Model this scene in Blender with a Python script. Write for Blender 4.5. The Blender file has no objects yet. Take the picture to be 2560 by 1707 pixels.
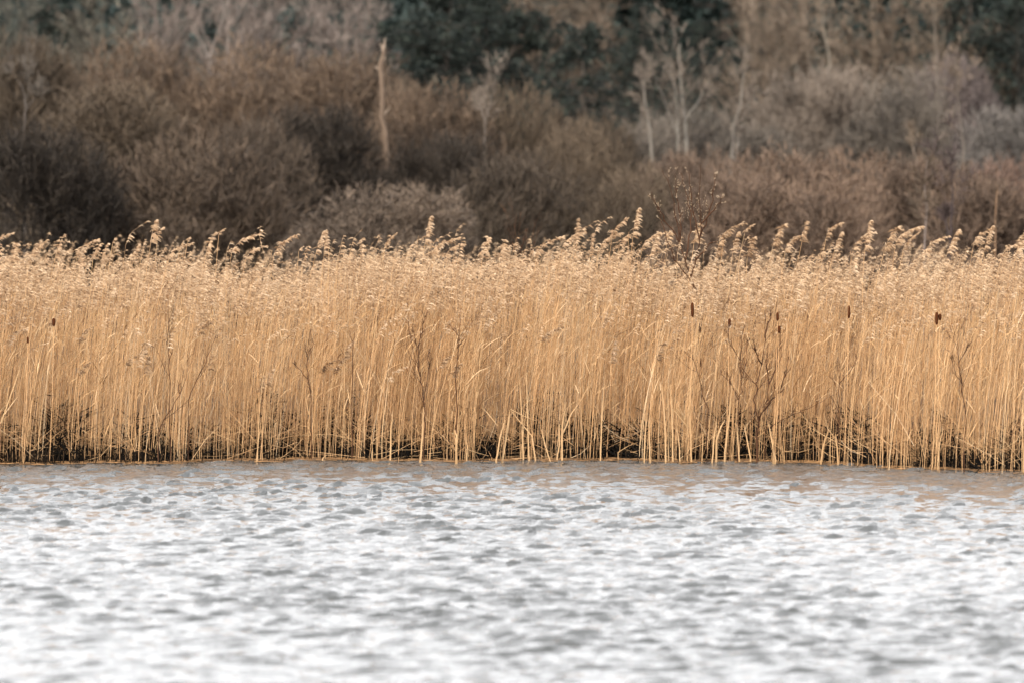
import bpy, math, random
import numpy as np

# ------------------------------------------------------------------ camera, sky, sun, exposure
scene = bpy.context.scene
S = 6.9e-5            # radians per photograph pixel (2560 px wide frame)
HC = 2.8              # camera height above the water
HOR = 479.0           # row of the horizon in the photograph
PITCH = (853.5 - HOR) * S

cam_d = bpy.data.cameras.new('camera')
cam = bpy.data.objects.new('camera', cam_d)
scene.collection.objects.link(cam)
cam.location = (0, 0, HC)
cam.rotation_euler = (math.radians(90) - PITCH, 0, 0)
cam_d.sensor_width = 36.0
cam_d.lens = 36.0 / (2560 * S)
cam_d.clip_start = 0.5
cam_d.clip_end = 5000
cam_d.dof.use_dof = True
cam_d.dof.focus_distance = 61.2
cam_d.dof.aperture_fstop = 2.35
scene.camera = cam

SUN_EL, SUN_AZ = 40.0, 210.0      # azimuth measured clockwise from +Y; behind the camera and to the left
world = bpy.data.worlds.new('World')
scene.world = world
world.use_nodes = True
wn, wl = world.node_tree.nodes, world.node_tree.links
wn.clear()
w_out = wn.new('ShaderNodeOutputWorld')
w_bg = wn.new('ShaderNodeBackground')
w_sky = wn.new('ShaderNodeTexSky')
w_sky.sky_type = 'NISHITA'
w_sky.sun_disc = False
w_sky.sun_elevation = math.radians(SUN_EL)
w_sky.sun_rotation = math.radians(SUN_AZ)
w_sky.air_density = 1.0
w_sky.dust_density = 2.0
w_bg.inputs['Strength'].default_value = 0.15
# thin bright cloud over the blue, whiter towards the horizon, the same all round
w_tc = wn.new('ShaderNodeTexCoord')
w_map = wn.new('ShaderNodeMapping'); w_map.inputs['Scale'].default_value = (1, 1, 2.6)
w_noise = wn.new('ShaderNodeTexNoise'); w_noise.inputs['Scale'].default_value = 2.2
w_noise.inputs['Detail'].default_value = 6; w_noise.inputs['Roughness'].default_value = 0.58
w_ramp = wn.new('ShaderNodeMapRange')
w_ramp.inputs['From Min'].default_value = 0.45; w_ramp.inputs['From Max'].default_value = 0.70
w_ramp.inputs['To Min'].default_value = 0.3; w_ramp.inputs['To Max'].default_value = 0.95
w_sep = wn.new('ShaderNodeSeparateXYZ')
w_haze = wn.new('ShaderNodeMapRange'); w_haze.interpolation_type = 'SMOOTHSTEP'
w_haze.inputs['From Min'].default_value = 0.40; w_haze.inputs['From Max'].default_value = 0.95
w_haze.inputs['To Min'].default_value = 1.0; w_haze.inputs['To Max'].default_value = 0.0
w_max = wn.new('ShaderNodeMath'); w_max.operation = 'MAXIMUM'
w_mix = wn.new('ShaderNodeMix'); w_mix.data_type = 'RGBA'
CLOUD = 16.2
w_mix.inputs['B'].default_value = (CLOUD * 1.0, CLOUD * 1.0, CLOUD * 1.02, 1)
wl.new(w_tc.outputs['Generated'], w_map.inputs['Vector'])
wl.new(w_map.outputs['Vector'], w_noise.inputs['Vector'])
wl.new(w_noise.outputs['Fac'], w_ramp.inputs['Value'])
wl.new(w_tc.outputs['Generated'], w_sep.inputs['Vector'])
wl.new(w_sep.outputs['Z'], w_haze.inputs['Value'])
wl.new(w_haze.outputs['Result'], w_max.inputs[0]); wl.new(w_ramp.outputs['Result'], w_max.inputs[1])
wl.new(w_max.outputs[0], w_mix.inputs['Factor'])
wl.new(w_sky.outputs['Color'], w_mix.inputs['A'])
wl.new(w_mix.outputs['Result'], w_bg.inputs['Color'])
wl.new(w_bg.outputs['Background'], w_out.inputs['Surface'])

sun_d = bpy.data.lights.new('sun', 'SUN')
sun_d.energy = 5.0
sun_d.angle = math.radians(0.6)
sun_d.color = (1.0, 0.93, 0.83)
sun = bpy.data.objects.new('sun', sun_d)
scene.collection.objects.link(sun)
sun.rotation_euler = (math.radians(90 - SUN_EL), 0, math.radians(180 - SUN_AZ))
sun.location = (-40, -60, 80)

scene.view_settings.view_transform = 'Standard'
scene.view_settings.look = 'None'
scene.view_settings.exposure = -0.03
scene.view_settings.gamma = 1.0
scene.view_settings.use_curve_mapping = False
scene.cycles.use_denoising = True
scene.cycles.max_bounces = 5
scene.cycles.diffuse_bounces = 3
scene.cycles.glossy_bounces = 2
scene.cycles.use_adaptive_sampling = True
scene.cycles.adaptive_threshold = 0.03
scene.cycles.transmission_bounces = 2
scene.cycles.caustics_reflective = False
scene.cycles.caustics_refractive = False

rng = np.random.default_rng(7)
COL = scene.collection
UP = np.array([0, 0, 1.0])


# ------------------------------------------------------------------ helpers
def at(px, py, Y):
    """the point seen at a photograph pixel, at distance Y"""
    return np.array([(px - 1280) * S * Y, Y, HC - (py - HOR) * S * Y])


def norm(v):
    return v / np.maximum(np.linalg.norm(v, axis=-1, keepdims=True), 1e-9)


class Geo:
    """collects quads / tris with a per-vertex tint"""
    def __init__(self):
        self.v, self.q, self.t, self.a, self.n = [], [], [], [], 0

    def add(self, v, q=None, t=None, a=0.5):
        v = np.asarray(v, float).reshape(-1, 3)
        if q is not None and len(q):
            self.q.append(np.asarray(q, np.int64).reshape(-1, 4) + self.n)
        if t is not None and len(t):
            self.t.append(np.asarray(t, np.int64).reshape(-1, 3) + self.n)
        a = np.broadcast_to(np.asarray(a, float), (len(v),)) if np.ndim(a) == 0 else np.asarray(a, float).reshape(-1)
        self.v.append(v); self.a.append(a); self.n += len(v)
        return self

    def tubes(self, P, R, sides=3, tint=0.5):
        """P (n,k,3) paths, R (n,k) radii; tint scalar or (n,)"""
        P = np.asarray(P, float); R = np.asarray(R, float)
        n, k = P.shape[:2]
        if n == 0:
            return self
        d = norm(P[:, -1] - P[:, 0])
        ref = np.where(np.abs(d[:, 2:3]) > 0.8, np.array([[0.3, -1.0, 0.1]]), np.array([[0, 0, 1.0]]))
        e1 = norm(np.cross(d, ref)); e2 = norm(np.cross(d, e1))
        ang = np.arange(sides) * 2 * math.pi / sides
        off = e1[:, None, :] * np.cos(ang)[None, :, None] + e2[:, None, :] * np.sin(ang)[None, :, None]
        V = P[:, :, None, :] + R[:, :, None, None] * off[:, None, :, :]
        idx = np.arange(n * k * sides).reshape(n, k, sides)
        nx = np.roll(idx, -1, axis=2)
        q = np.stack([idx[:, :-1], nx[:, :-1], nx[:, 1:], idx[:, 1:]], -1).reshape(-1, 4)
        a = np.repeat(np.broadcast_to(np.asarray(tint, float), (n,)), k * sides)
        return self.add(V, q=q, a=a)

    def ribbons(self, P, W, side, tint=0.5):
        """P (n,k,3), W (n,k) half widths, side (n,3) width direction"""
        P = np.asarray(P, float); W = np.asarray(W, float); side = np.asarray(side, float)
        n, k = P.shape[:2]
        if n == 0:
            return self
        o = side[:, None, :] * W[:, :, None]
        V = np.stack([P - o, P + o], 2)
        idx = np.arange(n * k * 2).reshape(n, k, 2)
        q = np.stack([idx[:, :-1, 0], idx[:, :-1, 1], idx[:, 1:, 1], idx[:, 1:, 0]], -1).reshape(-1, 4)
        a = np.repeat(np.broadcast_to(np.asarray(tint, float), (n,)), k * 2)
        return self.add(V, q=q, a=a)

    def arrays(self):
        v = np.concatenate(self.v) if self.v else np.zeros((0, 3))
        q = np.concatenate(self.q) if self.q else np.zeros((0, 4), np.int64)
        t = np.concatenate(self.t) if self.t else np.zeros((0, 3), np.int64)
        a = np.concatenate(self.a) if self.a else np.zeros(0)
        return v, q, t, a

    def mesh(self, name, mat, smooth=False):
        v, q, t, a = self.arrays()
        me = bpy.data.meshes.new(name)
        me.vertices.add(len(v))
        me.vertices.foreach_set('co', v.astype(np.float32).ravel())
        nl = len(q) * 4 + len(t) * 3
        me.loops.add(nl)
        me.loops.foreach_set('vertex_index', np.concatenate([q.ravel(), t.ravel()]).astype(np.int32))
        me.polygons.add(len(q) + len(t))
        st = np.concatenate([np.arange(len(q)) * 4, len(q) * 4 + np.arange(len(t)) * 3]).astype(np.int32)
        me.polygons.foreach_set('loop_start', st)
        if smooth:
            me.polygons.foreach_set('use_smooth', np.ones(len(q) + len(t), bool))
        at_ = me.attributes.new('tint', 'FLOAT', 'POINT')
        at_.data.foreach_set('value', a.astype(np.float32))
        me.update(calc_edges=True)
        me.validate()
        me.materials.append(mat)
        return me


def link(name, data, parent=None, **props):
    o = bpy.data.objects.new(name, data)
    COL.objects.link(o)
    if parent is not None:
        o.parent = parent
    for k, v in props.items():
        o[k] = v
    return o


def thing(name, loc, label, category, group=None):
    o = link(name, None, label=label, category=category)
    o.location = tuple(float(c) for c in loc)
    o.empty_display_size = 0.1
    if group:
        o['group'] = group
    return o


# ------------------------------------------------------------------ materials
def new_mat(name):
    m = bpy.data.materials.new(name)
    m.use_nodes = True
    nt = m.node_tree
    b = nt.nodes['Principled BSDF']
    return m, nt, b


def tint_mat(name, stops, rough=0.75, spec=0.25, grain=None, translucent=0.0, objcol=False):
    """colour ramp driven by the per-strand tint; grain = (scale xyz, amount)"""
    m, nt, b = new_mat(name)
    N, L = nt.nodes, nt.links
    at_ = N.new('ShaderNodeAttribute'); at_.attribute_name = 'tint'
    fac = at_.outputs['Fac']
    if grain:
        tc = N.new('ShaderNodeTexCoord'); mp = N.new('ShaderNodeMapping'); nz = N.new('ShaderNodeTexNoise')
        mp.inputs['Scale'].default_value = grain[0]
        nz.inputs['Scale'].default_value = 1.0; nz.inputs['Detail'].default_value = 3
        L.new(tc.outputs['Object'], mp.inputs['Vector']); L.new(mp.outputs['Vector'], nz.inputs['Vector'])
        ma = N.new('ShaderNodeMath'); ma.operation = 'MULTIPLY_ADD'
        ma.inputs[1].default_value = grain[1]; ma.inputs[2].default_value = -grain[1] / 2
        ad = N.new('ShaderNodeMath'); ad.operation = 'ADD'
        L.new(nz.outputs['Fac'], ma.inputs[0]); L.new(ma.outputs[0], ad.inputs[0]); L.new(fac, ad.inputs[1])
        fac = ad.outputs[0]
    rp = N.new('ShaderNodeValToRGB')
    el = rp.color_ramp.elements
    while len(el) < len(stops):
        el.new(0.5)
    for e, (p, c) in zip(el, stops):
        e.position = p; e.color = (*c, 1)
    L.new(fac, rp.inputs['Fac'])
    col = rp.outputs['Color']
    if objcol:
        oi = N.new('ShaderNodeObjectInfo'); mx = N.new('ShaderNodeMix'); mx.data_type = 'RGBA'; mx.blend_type = 'MULTIPLY'
        mx.inputs['Factor'].default_value = 1.0
        L.new(col, mx.inputs['A']); L.new(oi.outputs['Color'], mx.inputs['B'])
        col = mx.outputs['Result']
    L.new(col, b.inputs['Base Color'])
    b.inputs['Roughness'].default_value = rough
    b.inputs['Specular IOR Level'].default_value = spec
    if translucent > 0:
        tr = N.new('ShaderNodeBsdfTranslucent'); ms = N.new('ShaderNodeMixShader')
        ms.inputs['Fac'].default_value = translucent
        L.new(col, tr.inputs['Color'])
        L.new(b.outputs['BSDF'], ms.inputs[1]); L.new(tr.outputs['BSDF'], ms.inputs[2])
        L.new(ms.outputs['Shader'], N['Material Output'].inputs['Surface'])
    return m


M = {}
M['straw'] = tint_mat('reed_straw', [(0.0, (0.16, 0.085, 0.035)), (0.12, (0.40, 0.22, 0.09)), (0.45, (0.64, 0.380, 0.185)),
                                     (0.8, (0.67, 0.435, 0.222)), (1.0, (0.74, 0.55, 0.35))], 0.6, 0.3, ((9, 9, 3), 0.25))
M['leaf'] = tint_mat('reed_leaf', [(0.0, (0.20, 0.11, 0.045)), (0.4, (0.58, 0.36, 0.17)), (1.0, (0.72, 0.52, 0.31))], 0.65, 0.2, ((6, 6, 6), 0.3), 0.15)
M['plume'] = tint_mat('reed_plume', [(0.0, (0.19, 0.115, 0.065)), (0.25, (0.42, 0.275, 0.16)), (0.6, (0.60, 0.425, 0.268)),
                                     (1.0, (0.66, 0.50, 0.345))], 0.9, 0.05, ((14, 14, 14), 0.3), 0.2)
M['wet'] = tint_mat('wet_stubble_and_gap_shade', [(0.0, (0.006, 0.0055, 0.005)), (0.75, (0.028, 0.019, 0.012)), (1.0, (0.12, 0.07, 0.035))], 0.95, 0.03)  # own black of the wet stubs; on the thatch it stands in for shade
M['stalk'] = tint_mat('bleached_stalk', [(0.0, (0.34, 0.19, 0.08)), (0.5, (0.50, 0.31, 0.15)), (1.0, (0.62, 0.46, 0.29))], 0.6, 0.3, ((40, 40, 6), 0.35))
M['cattail'] = tint_mat('cattail_head', [(0.0, (0.035, 0.012, 0.006)), (1.0, (0.10, 0.034, 0.012))], 0.95, 0.05, ((60, 60, 60), 0.9))
M['fluff'] = tint_mat('cattail_fluff', [(0.0, (0.45, 0.33, 0.22)), (1.0, (0.7, 0.6, 0.48))], 0.95, 0.05, ((60, 60, 60), 0.9))
M['shoot'] = tint_mat('willow_shoot_bark', [(0.0, (0.040, 0.020, 0.011)), (0.6, (0.090, 0.043, 0.023)), (1.0, (0.15, 0.075, 0.036))], 0.85, 0.08, ((30, 30, 30), 0.4))
M['bud'] = tint_mat('willow_bud', [(0.0, (0.40, 0.28, 0.16)), (1.0, (0.66, 0.53, 0.38))], 0.8, 0.2)
M['twig'] = tint_mat('bare_twigs', [(0.0, (0.40, 0.40, 0.42)), (0.5, (1.0, 1.0, 1.0)), (1.0, (1.7, 1.65, 1.6))], 0.8, 0.2, None, 0.0, True)
M['needle'] = tint_mat('evergreen_needles', [(0.0, (0.5, 0.5, 0.5)), (0.6, (1.0, 1.0, 1.0)), (1.0, (1.8, 1.7, 1.5))], 0.75, 0.25, None, 0.1, True)
M['bark'] = tint_mat('pale_bark', [(0.0, (0.45, 0.45, 0.45)), (0.5, (1.0, 1.0, 1.0)), (1.0, (1.15, 1.15, 1.15))], 0.8, 0.2, ((5, 5, 1.6), 1.3), 0.0, True)

# mud and hill
m, nt, b = new_mat('marsh_soil'); M['soil'] = m
nz = nt.nodes.new('ShaderNodeTexNoise'); nz.inputs['Scale'].default_value = 3.0; nz.inputs['Detail'].default_value = 8
rp = nt.nodes.new('ShaderNodeValToRGB')
rp.color_ramp.elements[0].color = (0.010, 0.008, 0.006, 1); rp.color_ramp.elements[1].color = (0.05, 0.036, 0.024, 1)
tc = nt.nodes.new('ShaderNodeTexCoord')
nt.links.new(tc.outputs['Object'], nz.inputs['Vector']); nt.links.new(nz.outputs['Fac'], rp.inputs['Fac'])
nt.links.new(rp.outputs['Color'], b.inputs['Base Color']); b.inputs['Roughness'].default_value = 0.95; b.inputs['Specular IOR Level'].default_value = 0.05

# water
m, nt, b = new_mat('lake_water'); M['water'] = m
b.inputs['Base Color'].default_value = (0.075, 0.078, 0.076, 1)
b.inputs['Roughness'].default_value = 0.06
b.inputs['IOR'].default_value = 1.36
b.inputs['Specular IOR Level'].default_value = 0.5
tc = nt.nodes.new('ShaderNodeTexCoord'); mp = nt.nodes.new('ShaderNodeMapping'); mp.inputs['Scale'].default_value = (14, 12, 1)
mp.inputs['Rotation'].default_value = (0, 0, -0.5)
nz = nt.nodes.new('ShaderNodeTexNoise'); nz.inputs['Scale'].default_value = 1.0; nz.inputs['Detail'].default_value = 3
bp = nt.nodes.new('ShaderNodeBump'); bp.inputs['Strength'].default_value = 0.5; bp.inputs['Distance'].default_value = 0.018
nt.links.new(tc.outputs['Object'], mp.inputs['Vector']); nt.links.new(mp.outputs['Vector'], nz.inputs['Vector'])
nt.links.new(nz.outputs['Fac'], bp.inputs['Height']); nt.links.new(bp.outputs['Normal'], b.inputs['Normal'])


# ------------------------------------------------------------------ setting: water, marsh, hillside
_ex = np.array([-600, 0, 200, 400, 640, 1280, 1920, 2100, 2300, 2560, 3200])
_ey = np.array([1165, 1161, 1158, 1154, 1150, 1150, 1152, 1162, 1172, 1178, 1185])
_eY = HC / ((_ey - HOR) * S)
_eX = (_ex - 1280) * S * _eY


def edge(x):
    """distance of the reed edge at a given x"""
    return np.interp(x, _eX, _eY) + 0.16 * np.sin(np.asarray(x) * 2.3) + 0.11 * np.sin(np.asarray(x) * 5.9 + 1) + 0.07 * np.sin(np.asarray(x) * 13.1)


def ground(x, y):
    y = np.asarray(y, float)
    u = np.clip(y - 95, 0, 200)
    return 0.0004 * u * u + np.clip(y - 295, 0, 400) * 0.10


def axis(fine0, fine1, step, lo, hi):
    mid = np.arange(fine0, fine1 + 1e-6, step)
    def grow(start, end, sgn):
        out, c, d = [], start, step
        while (end - c) * sgn > 0:
            d *= 1.35
            c += d * sgn
            out.append(c)
        return out
    return np.array(sorted(grow(fine0, lo, -1)) + list(mid) + grow(fine1, hi, 1))


def build_water():
    us = axis(-1.0, 1.0, 1 / 125, -130, 130)          # fan of columns, finer where the water is nearer
    near = [25.0]
    while near[-1] < 61.6:
        near.append(near[-1] * 1.00128)
    ys = np.array(sorted(25.0 - 0.05 * 1.35 ** np.arange(1, 31)) + near + [62.2, 63.0])
    xs = us
    U, Y = np.meshgrid(us, ys)
    X = U * np.maximum(0.098 * Y + 0.5, 2.9)
    r = np.random.default_rng(11)
    Z = np.zeros_like(X)
    n = 120
    wlen = 0.095 * (0.40 / 0.095) ** r.random(n)
    ang = math.radians(-68) + r.normal(0, 0.42, n)
    amp = 0.0340 * (wlen / 2 / math.pi) * (wlen / 0.25) ** -0.1
    DX = np.zeros_like(X); DY = np.zeros_like(X)
    for w_, a_, A in zip(wlen, ang, amp):
        k = 2 * math.pi / w_
        ph = k * (X * math.cos(a_) + Y * math.sin(a_)) + r.random() * 6.283
        Z += A * np.sin(ph)
        cph = np.cos(ph) * A * 1.0
        DX += math.cos(a_) * cph; DY += math.sin(a_) * cph
    gust = np.interp(Y, [30, 52], [.92, 1.3]) + 0.26 * np.sin(X * 0.5 + Y * 0.33 + 1) * np.sin(Y * 0.21 - X * 0.17)
    calm = np.clip((edge(X) - Y) / 0.3, 0.7, 1)
    fade = np.clip((1.12 - np.abs(U)) / .1, 0, 1) * np.clip((Y - 21) / 3, 0, 1)
    att = gust * calm * fade
    Z = Z * att; X = X + DX * att; Y = Y + DY * att
    nx, ny = len(xs), len(ys)
    idx = np.arange(nx * ny).reshape(ny, nx)
    q = np.stack([idx[:-1, :-1], idx[:-1, 1:], idx[1:, 1:], idx[1:, :-1]], -1)
    g = Geo().add(np.stack([X, Y, Z], -1), q=q)
    link('water', g.mesh('water', M['water'], True), kind='structure')


build_water()


def build_ground():
    xs = axis(-9, 9, 0.4, -900, 900)
    ys = np.concatenate([np.array([0.0, 0.12, 0.3, 0.7, 1.3, 2.2]), np.arange(3.5, 40, 2.0), np.arange(40, 260, 8.0), np.arange(260, 900, 40)])
    X, T = np.meshgrid(xs, ys)
    Y = edge(X) + 0.12 + T
    rise = np.interp(T, [0, 0.12, 0.7, 2.2], [-0.12, 0.015, 0.05, 0.08])
    Z = ground(X, Y) + rise + 0.03 * np.sin(X * 1.7 + T) * np.clip(T, 0, 1)
    nx, ny = len(xs), len(ys)
    idx = np.arange(nx * ny).reshape(ny, nx)
    q = np.stack([idx[:-1, :-1], idx[:-1, 1:], idx[1:, 1:], idx[1:, :-1]], -1)
    g = Geo().add(np.stack([X, Y, Z], -1), q=q)
    link('marsh_ground', g.mesh('marsh_ground', M['soil'], True), kind='structure')


build_ground()


# ------------------------------------------------------------------ reeds
WIND = np.array([1.0, 0.1, 0])


def plume_variant(r, hi, kind='full', far=False):
    """a reed seed head: tufts that hang to the lee (+x) along a nodding rachis; base at origin. returns Geo arrays"""
    g = Geo()
    L = {'full': r.uniform(.20, .30), 'thin': r.uniform(.07, .11), 'broad': r.uniform(.20, .26)}[kind]
    nod = {'full': r.uniform(.0, .65), 'thin': r.uniform(.5, .9), 'broad': r.uniform(.8, 1.2)}[kind]
    def rach(t):
        return np.stack([nod * L * t ** 2.0, 0.04 * L * t, L * t * (1 - 0.28 * nod * t)], -1)
    nr = 6 if hi else 3
    ts = np.linspace(0, 1, nr)
    g.tubes(rach(ts)[None], np.linspace(.0028, .0012, nr)[None], 3, 0.3)
    ntuft = ({'full': 30, 'thin': 9, 'broad': 28}[kind] if hi else {'full': 15, 'thin': 5, 'broad': 15}[kind]) + int(r.integers(0, 4))
    per = 8 if hi else 3
    if far:
        ntuft, per = 8, 2
    elif not hi:
        ntuft -= 6
    k = 4 if hi else 3
    t0 = np.repeat(np.sort(r.random(ntuft)) ** 0.85, per)
    n = len(t0)
    base = rach(t0)
    size = (0.074 if kind != 'thin' else 0.04) * (1.0 - 0.45 * t0) * np.repeat(r.uniform(.6, 1.3, ntuft), per) * r.uniform(.6, 1.25, n)
    az = np.repeat(r.normal(0.0, 0.85, ntuft), per) + r.normal(0, .45, n)
    lift = np.repeat(r.uniform(.1, 1.1, ntuft), per) + r.normal(0, .25, n)
    u = np.linspace(0, 1, k)
    ox = size[:, None] * (u * 1.0)[None] * np.cos(az)[:, None]
    oy = size[:, None] * u[None] * np.sin(az)[:, None] * 0.8
    oz = size[:, None] * (lift[:, None] * u[None] - (0.42 + lift[:, None] * .55) * u[None] ** 2)
    P = base[:, None, :] + np.stack([ox, oy, oz], -1)
    wmax = r.uniform(.0024, .0046, n) if hi else r.uniform(.0030, .0055, n) * (1.5 if far else 1)
    prof = np.interp(u, [0, .35, .8, 1], [.3, .9, 1.0, .25])
    side = norm(np.stack([r.normal(0, .35, n), r.normal(0, .6, n), r.normal(0, .6, n) + .7], -1))
    tuft_t = np.repeat(r.normal(.50, .20, ntuft), per) + r.normal(0, .12, n)
    g.ribbons(P, wmax[:, None] * prof[None], side, np.clip(tuft_t, 0, 1))
    return g.arrays()


rv = np.random.default_rng(3)
PL_HI = {k: [plume_variant(rv, True, k) for _ in range(14)] for k in ('full', 'thin', 'broad')}
PL_FAR = [plume_variant(rv, False, 'full', True) for _ in range(12)]
PL_LO = [plume_variant(rv, False, rv.choice(['full', 'full', 'full', 'broad'])) for _ in range(26)]


def put_variant(g, var, P, yaw, scl, shx, shy, dt):
    """many copies of one plume: P (n,3)"""
    v, q, t, a = var
    n = len(P)
    c, s_ = np.cos(yaw)[:, None], np.sin(yaw)[:, None]
    x = v[None, :, 0] * c - v[None, :, 1] * s_
    y = v[None, :, 0] * s_ + v[None, :, 1] * c
    z = np.repeat(v[None, :, 2], n, 0)
    V = np.stack([x + z * shx[:, None], y + z * shy[:, None], z], -1) * scl[:, None, None] + P[:, None, :]
    Q = (q[None] + (np.arange(n) * len(v))[:, None, None]).reshape(-1, 4)
    A = np.clip(a[None] + dt[:, None], 0, 1)
    g.add(V, q=Q, a=A)


def stem_paths(base, top_h, lx, ly, k, r):
    """curved reed stems: (n,k,3)"""
    t = np.linspace(0, 1, k)
    n = len(base)
    bend = t ** 1.7
    wob = r.normal(0, .012, (n, 1)) * np.sin(t * math.pi * r.uniform(.8, 1.6, (n, 1)))
    x = base[:, 0:1] + lx[:, None] * top_h[:, None] * bend[None] + wob * top_h[:, None]
    y = base[:, 1:2] + ly[:, None] * top_h[:, None] * bend[None]
    z = base[:, 2:3] + top_h[:, None] * t[None]
    return np.stack([x, y, z], -1)


def add_leaves(g, P, r, per, lo=.12, hi=.8):
    """dead narrow leaves blown to the right from the stems"""
    n, k = P.shape[:2]
    for _ in range(per):
        t = r.uniform(lo, hi, n)
        f = t * (k - 1); i = np.minimum(f.astype(int), k - 2); w = (f - i)[:, None]
        b = P[np.arange(n), i] * (1 - w) + P[np.arange(n), i + 1] * w
        L = r.uniform(.12, .34, n)
        az = r.normal(0.0, .9, n)
        az = np.where(r.random(n) < .22, az + math.pi, az)
        el = r.uniform(.7, 1.45, n)
        d = np.stack([np.cos(az) * np.cos(el), np.sin(az) * np.cos(el), np.sin(el)], -1)
        u = np.linspace(0, 1, 4)
        droop = r.uniform(.0, .35, n)
        Q = b[:, None] + d[:, None] * (L[:, None] * u[None])[:, :, None]
        Q[:, :, 2] -= (droop * L)[:, None] * (u ** 2.2)[None]
        Q[:, :, 0] += (droop * L * .4)[:, None] * (u ** 2)[None]
        side = norm(np.cross(d, UP) + r.normal(0, .5, (n, 3)))
        W = r.uniform(.0025, .0055, n)[:, None] * np.array([.6, 1, .8, .08])[None]
        g.ribbons(Q, W, side, r.random(n))


def build_reed_bed():
    r = np.random.default_rng(21)
    stems, leaves, plumes = Geo(), Geo(), Geo()
    # front zone, dense; then the bed behind of which only the tops show
    zones = [(-.04, .3, 480, 6, 1, False), (0.3, 0.9, 420, 6, 2, False), (0.9, 2.6, 210, 5, 1, False), (2.6, 8, 28, 4, 1, False), (8, 26, 8, 3, 0, True)]
    for d0, d1, dens, k, per, hi in zones:
        half = 7.2 + d1 * 0.12
        n = int(2 * half * (d1 - d0) * dens)
        x = r.uniform(-half, half, n)
        T = r.uniform(d0, d1, n)
        # clumped: thin out by a soft pattern near the water
        keep = r.random(n) < np.where(T < 1.2, .6 + .4 * np.sin(x * 3.1 + 1.5 * np.sin(x * 1.3)) * np.sin(T * 5 + x) + .2 * np.sin(x * 8.7) - .25 * (T < .35) * (np.sin(x * 5.3 + 2) > .2), 1.0)
        x, T = x[keep], T[keep]; n = len(x)
        y = edge(x) + T
        base = np.stack([x, y, np.full(n, -.06)], -1)
        mean = np.interp(T, [0, .5, 3, 12, 26], [1.64, 1.70, 1.72, 1.72, 1.71])
        H = mean + r.normal(0, 1, n) * np.interp(T, [0, 1.5, 5], [.24, .16, .10]) + .07 * np.sin(x * 1.1 + 2) + .06 * np.sin(x * 2.7) + .05 * np.sin(x * 6.1 + T)
        short = r.random(n) < np.where(T < 1.5, .17, .05)
        H = np.where(short, H * r.uniform(.25, .85, n), H)
        lx = r.normal(.08, .05, n) + .03 * np.sin(x * 4.7 + T * 2); ly = r.normal(-.005, .045, n)
        messy = r.random(n) < .07
        lx = np.where(messy, r.normal(.05, .25, n), lx)
        P = stem_paths(base, H, lx, ly, k, r)
        R = r.uniform(.0015, .0029, n)[:, None] * np.linspace(1.15, .6, k)[None]
        if d0 >= 2.6:      # far stems: only upper half
            P = P[:, k // 2 - 1:]; R = R[:, k // 2 - 1:]
        patch = .10 * np.sin(x * .9 + 2 * np.sin(x * .37)) + .08 * np.sin(x * 2.9 + T)
        stems.tubes(P, R, 3, np.clip(r.normal(.55, .22, n) + patch, 0, 1))
        if per:
            add_leaves(leaves, P, r, per, .35, .9)
        has = (~short) & (r.random(n) < np.interp(T, [0, .8, 2.5], [.25, .38, .8]))
        ids = np.nonzero(has)[0]
        lib = PL_FAR if hi else PL_LO
        pick = r.integers(0, len(lib), len(ids))
        slope = 1.7
        for vi in range(len(lib)):
            s_ = ids[pick == vi]
            if len(s_):
                put_variant(plumes, lib[vi], P[s_, -1], r.normal(0, .45, len(s_)), r.uniform(.7, 1.15, len(s_)),
                            lx[s_] * slope, ly[s_] * slope, r.normal(0, .12, len(s_)))
    # leaning and fallen litter low in the front
    n = 2200
    x = r.uniform(-7.3, 7.3, n); T = r.uniform(-.1, 1.2, n)
    base = np.stack([x, edge(x) + T, r.uniform(-.02, .25, n)], -1)
    L = r.uniform(.2, .8, n); az = r.uniform(0, 6.283, n); el = np.abs(r.normal(.55, .5, n))
    d = np.stack([np.cos(az) * np.cos(el), .6 * np.sin(az) * np.cos(el), np.sin(el)], -1)
    tip = base + d * L[:, None]; tip[:, 2] = np.maximum(tip[:, 2], .01)
    tip[:, 1] = np.maximum(tip[:, 1], edge(tip[:, 0]) - .15)
    mid = (base + tip) / 2 + r.normal(0, .03, (n, 3))
    stems.tubes(np.stack([base, mid, tip], 1), r.uniform(.0015, .0035, n)[:, None] * np.array([1, .9, .5])[None], 3, np.clip(r.normal(.45, .28, n), 0, 1))
    # litter thatch added near-black, painting the shade between the feet of the reeds
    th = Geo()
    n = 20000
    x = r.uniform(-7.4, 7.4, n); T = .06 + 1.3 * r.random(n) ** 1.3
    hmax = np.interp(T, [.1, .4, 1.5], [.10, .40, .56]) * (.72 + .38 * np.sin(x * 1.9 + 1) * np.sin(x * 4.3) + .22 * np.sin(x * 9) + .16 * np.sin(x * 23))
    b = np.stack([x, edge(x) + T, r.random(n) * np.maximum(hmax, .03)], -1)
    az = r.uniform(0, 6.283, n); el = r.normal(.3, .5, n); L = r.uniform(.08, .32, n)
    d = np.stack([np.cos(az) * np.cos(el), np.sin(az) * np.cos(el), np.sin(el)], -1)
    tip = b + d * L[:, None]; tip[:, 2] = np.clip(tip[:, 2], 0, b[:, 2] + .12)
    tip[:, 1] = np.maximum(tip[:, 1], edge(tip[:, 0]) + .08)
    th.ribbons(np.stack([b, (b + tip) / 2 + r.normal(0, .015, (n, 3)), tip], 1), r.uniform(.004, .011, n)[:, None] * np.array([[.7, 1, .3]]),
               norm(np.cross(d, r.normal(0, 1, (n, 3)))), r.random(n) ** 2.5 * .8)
    bed = thing('reed_bed', (0, 60, 0), 'dense bed of straw-coloured reeds with pale feathery tops along the water', 'reeds')
    bed['kind'] = 'stuff'
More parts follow.
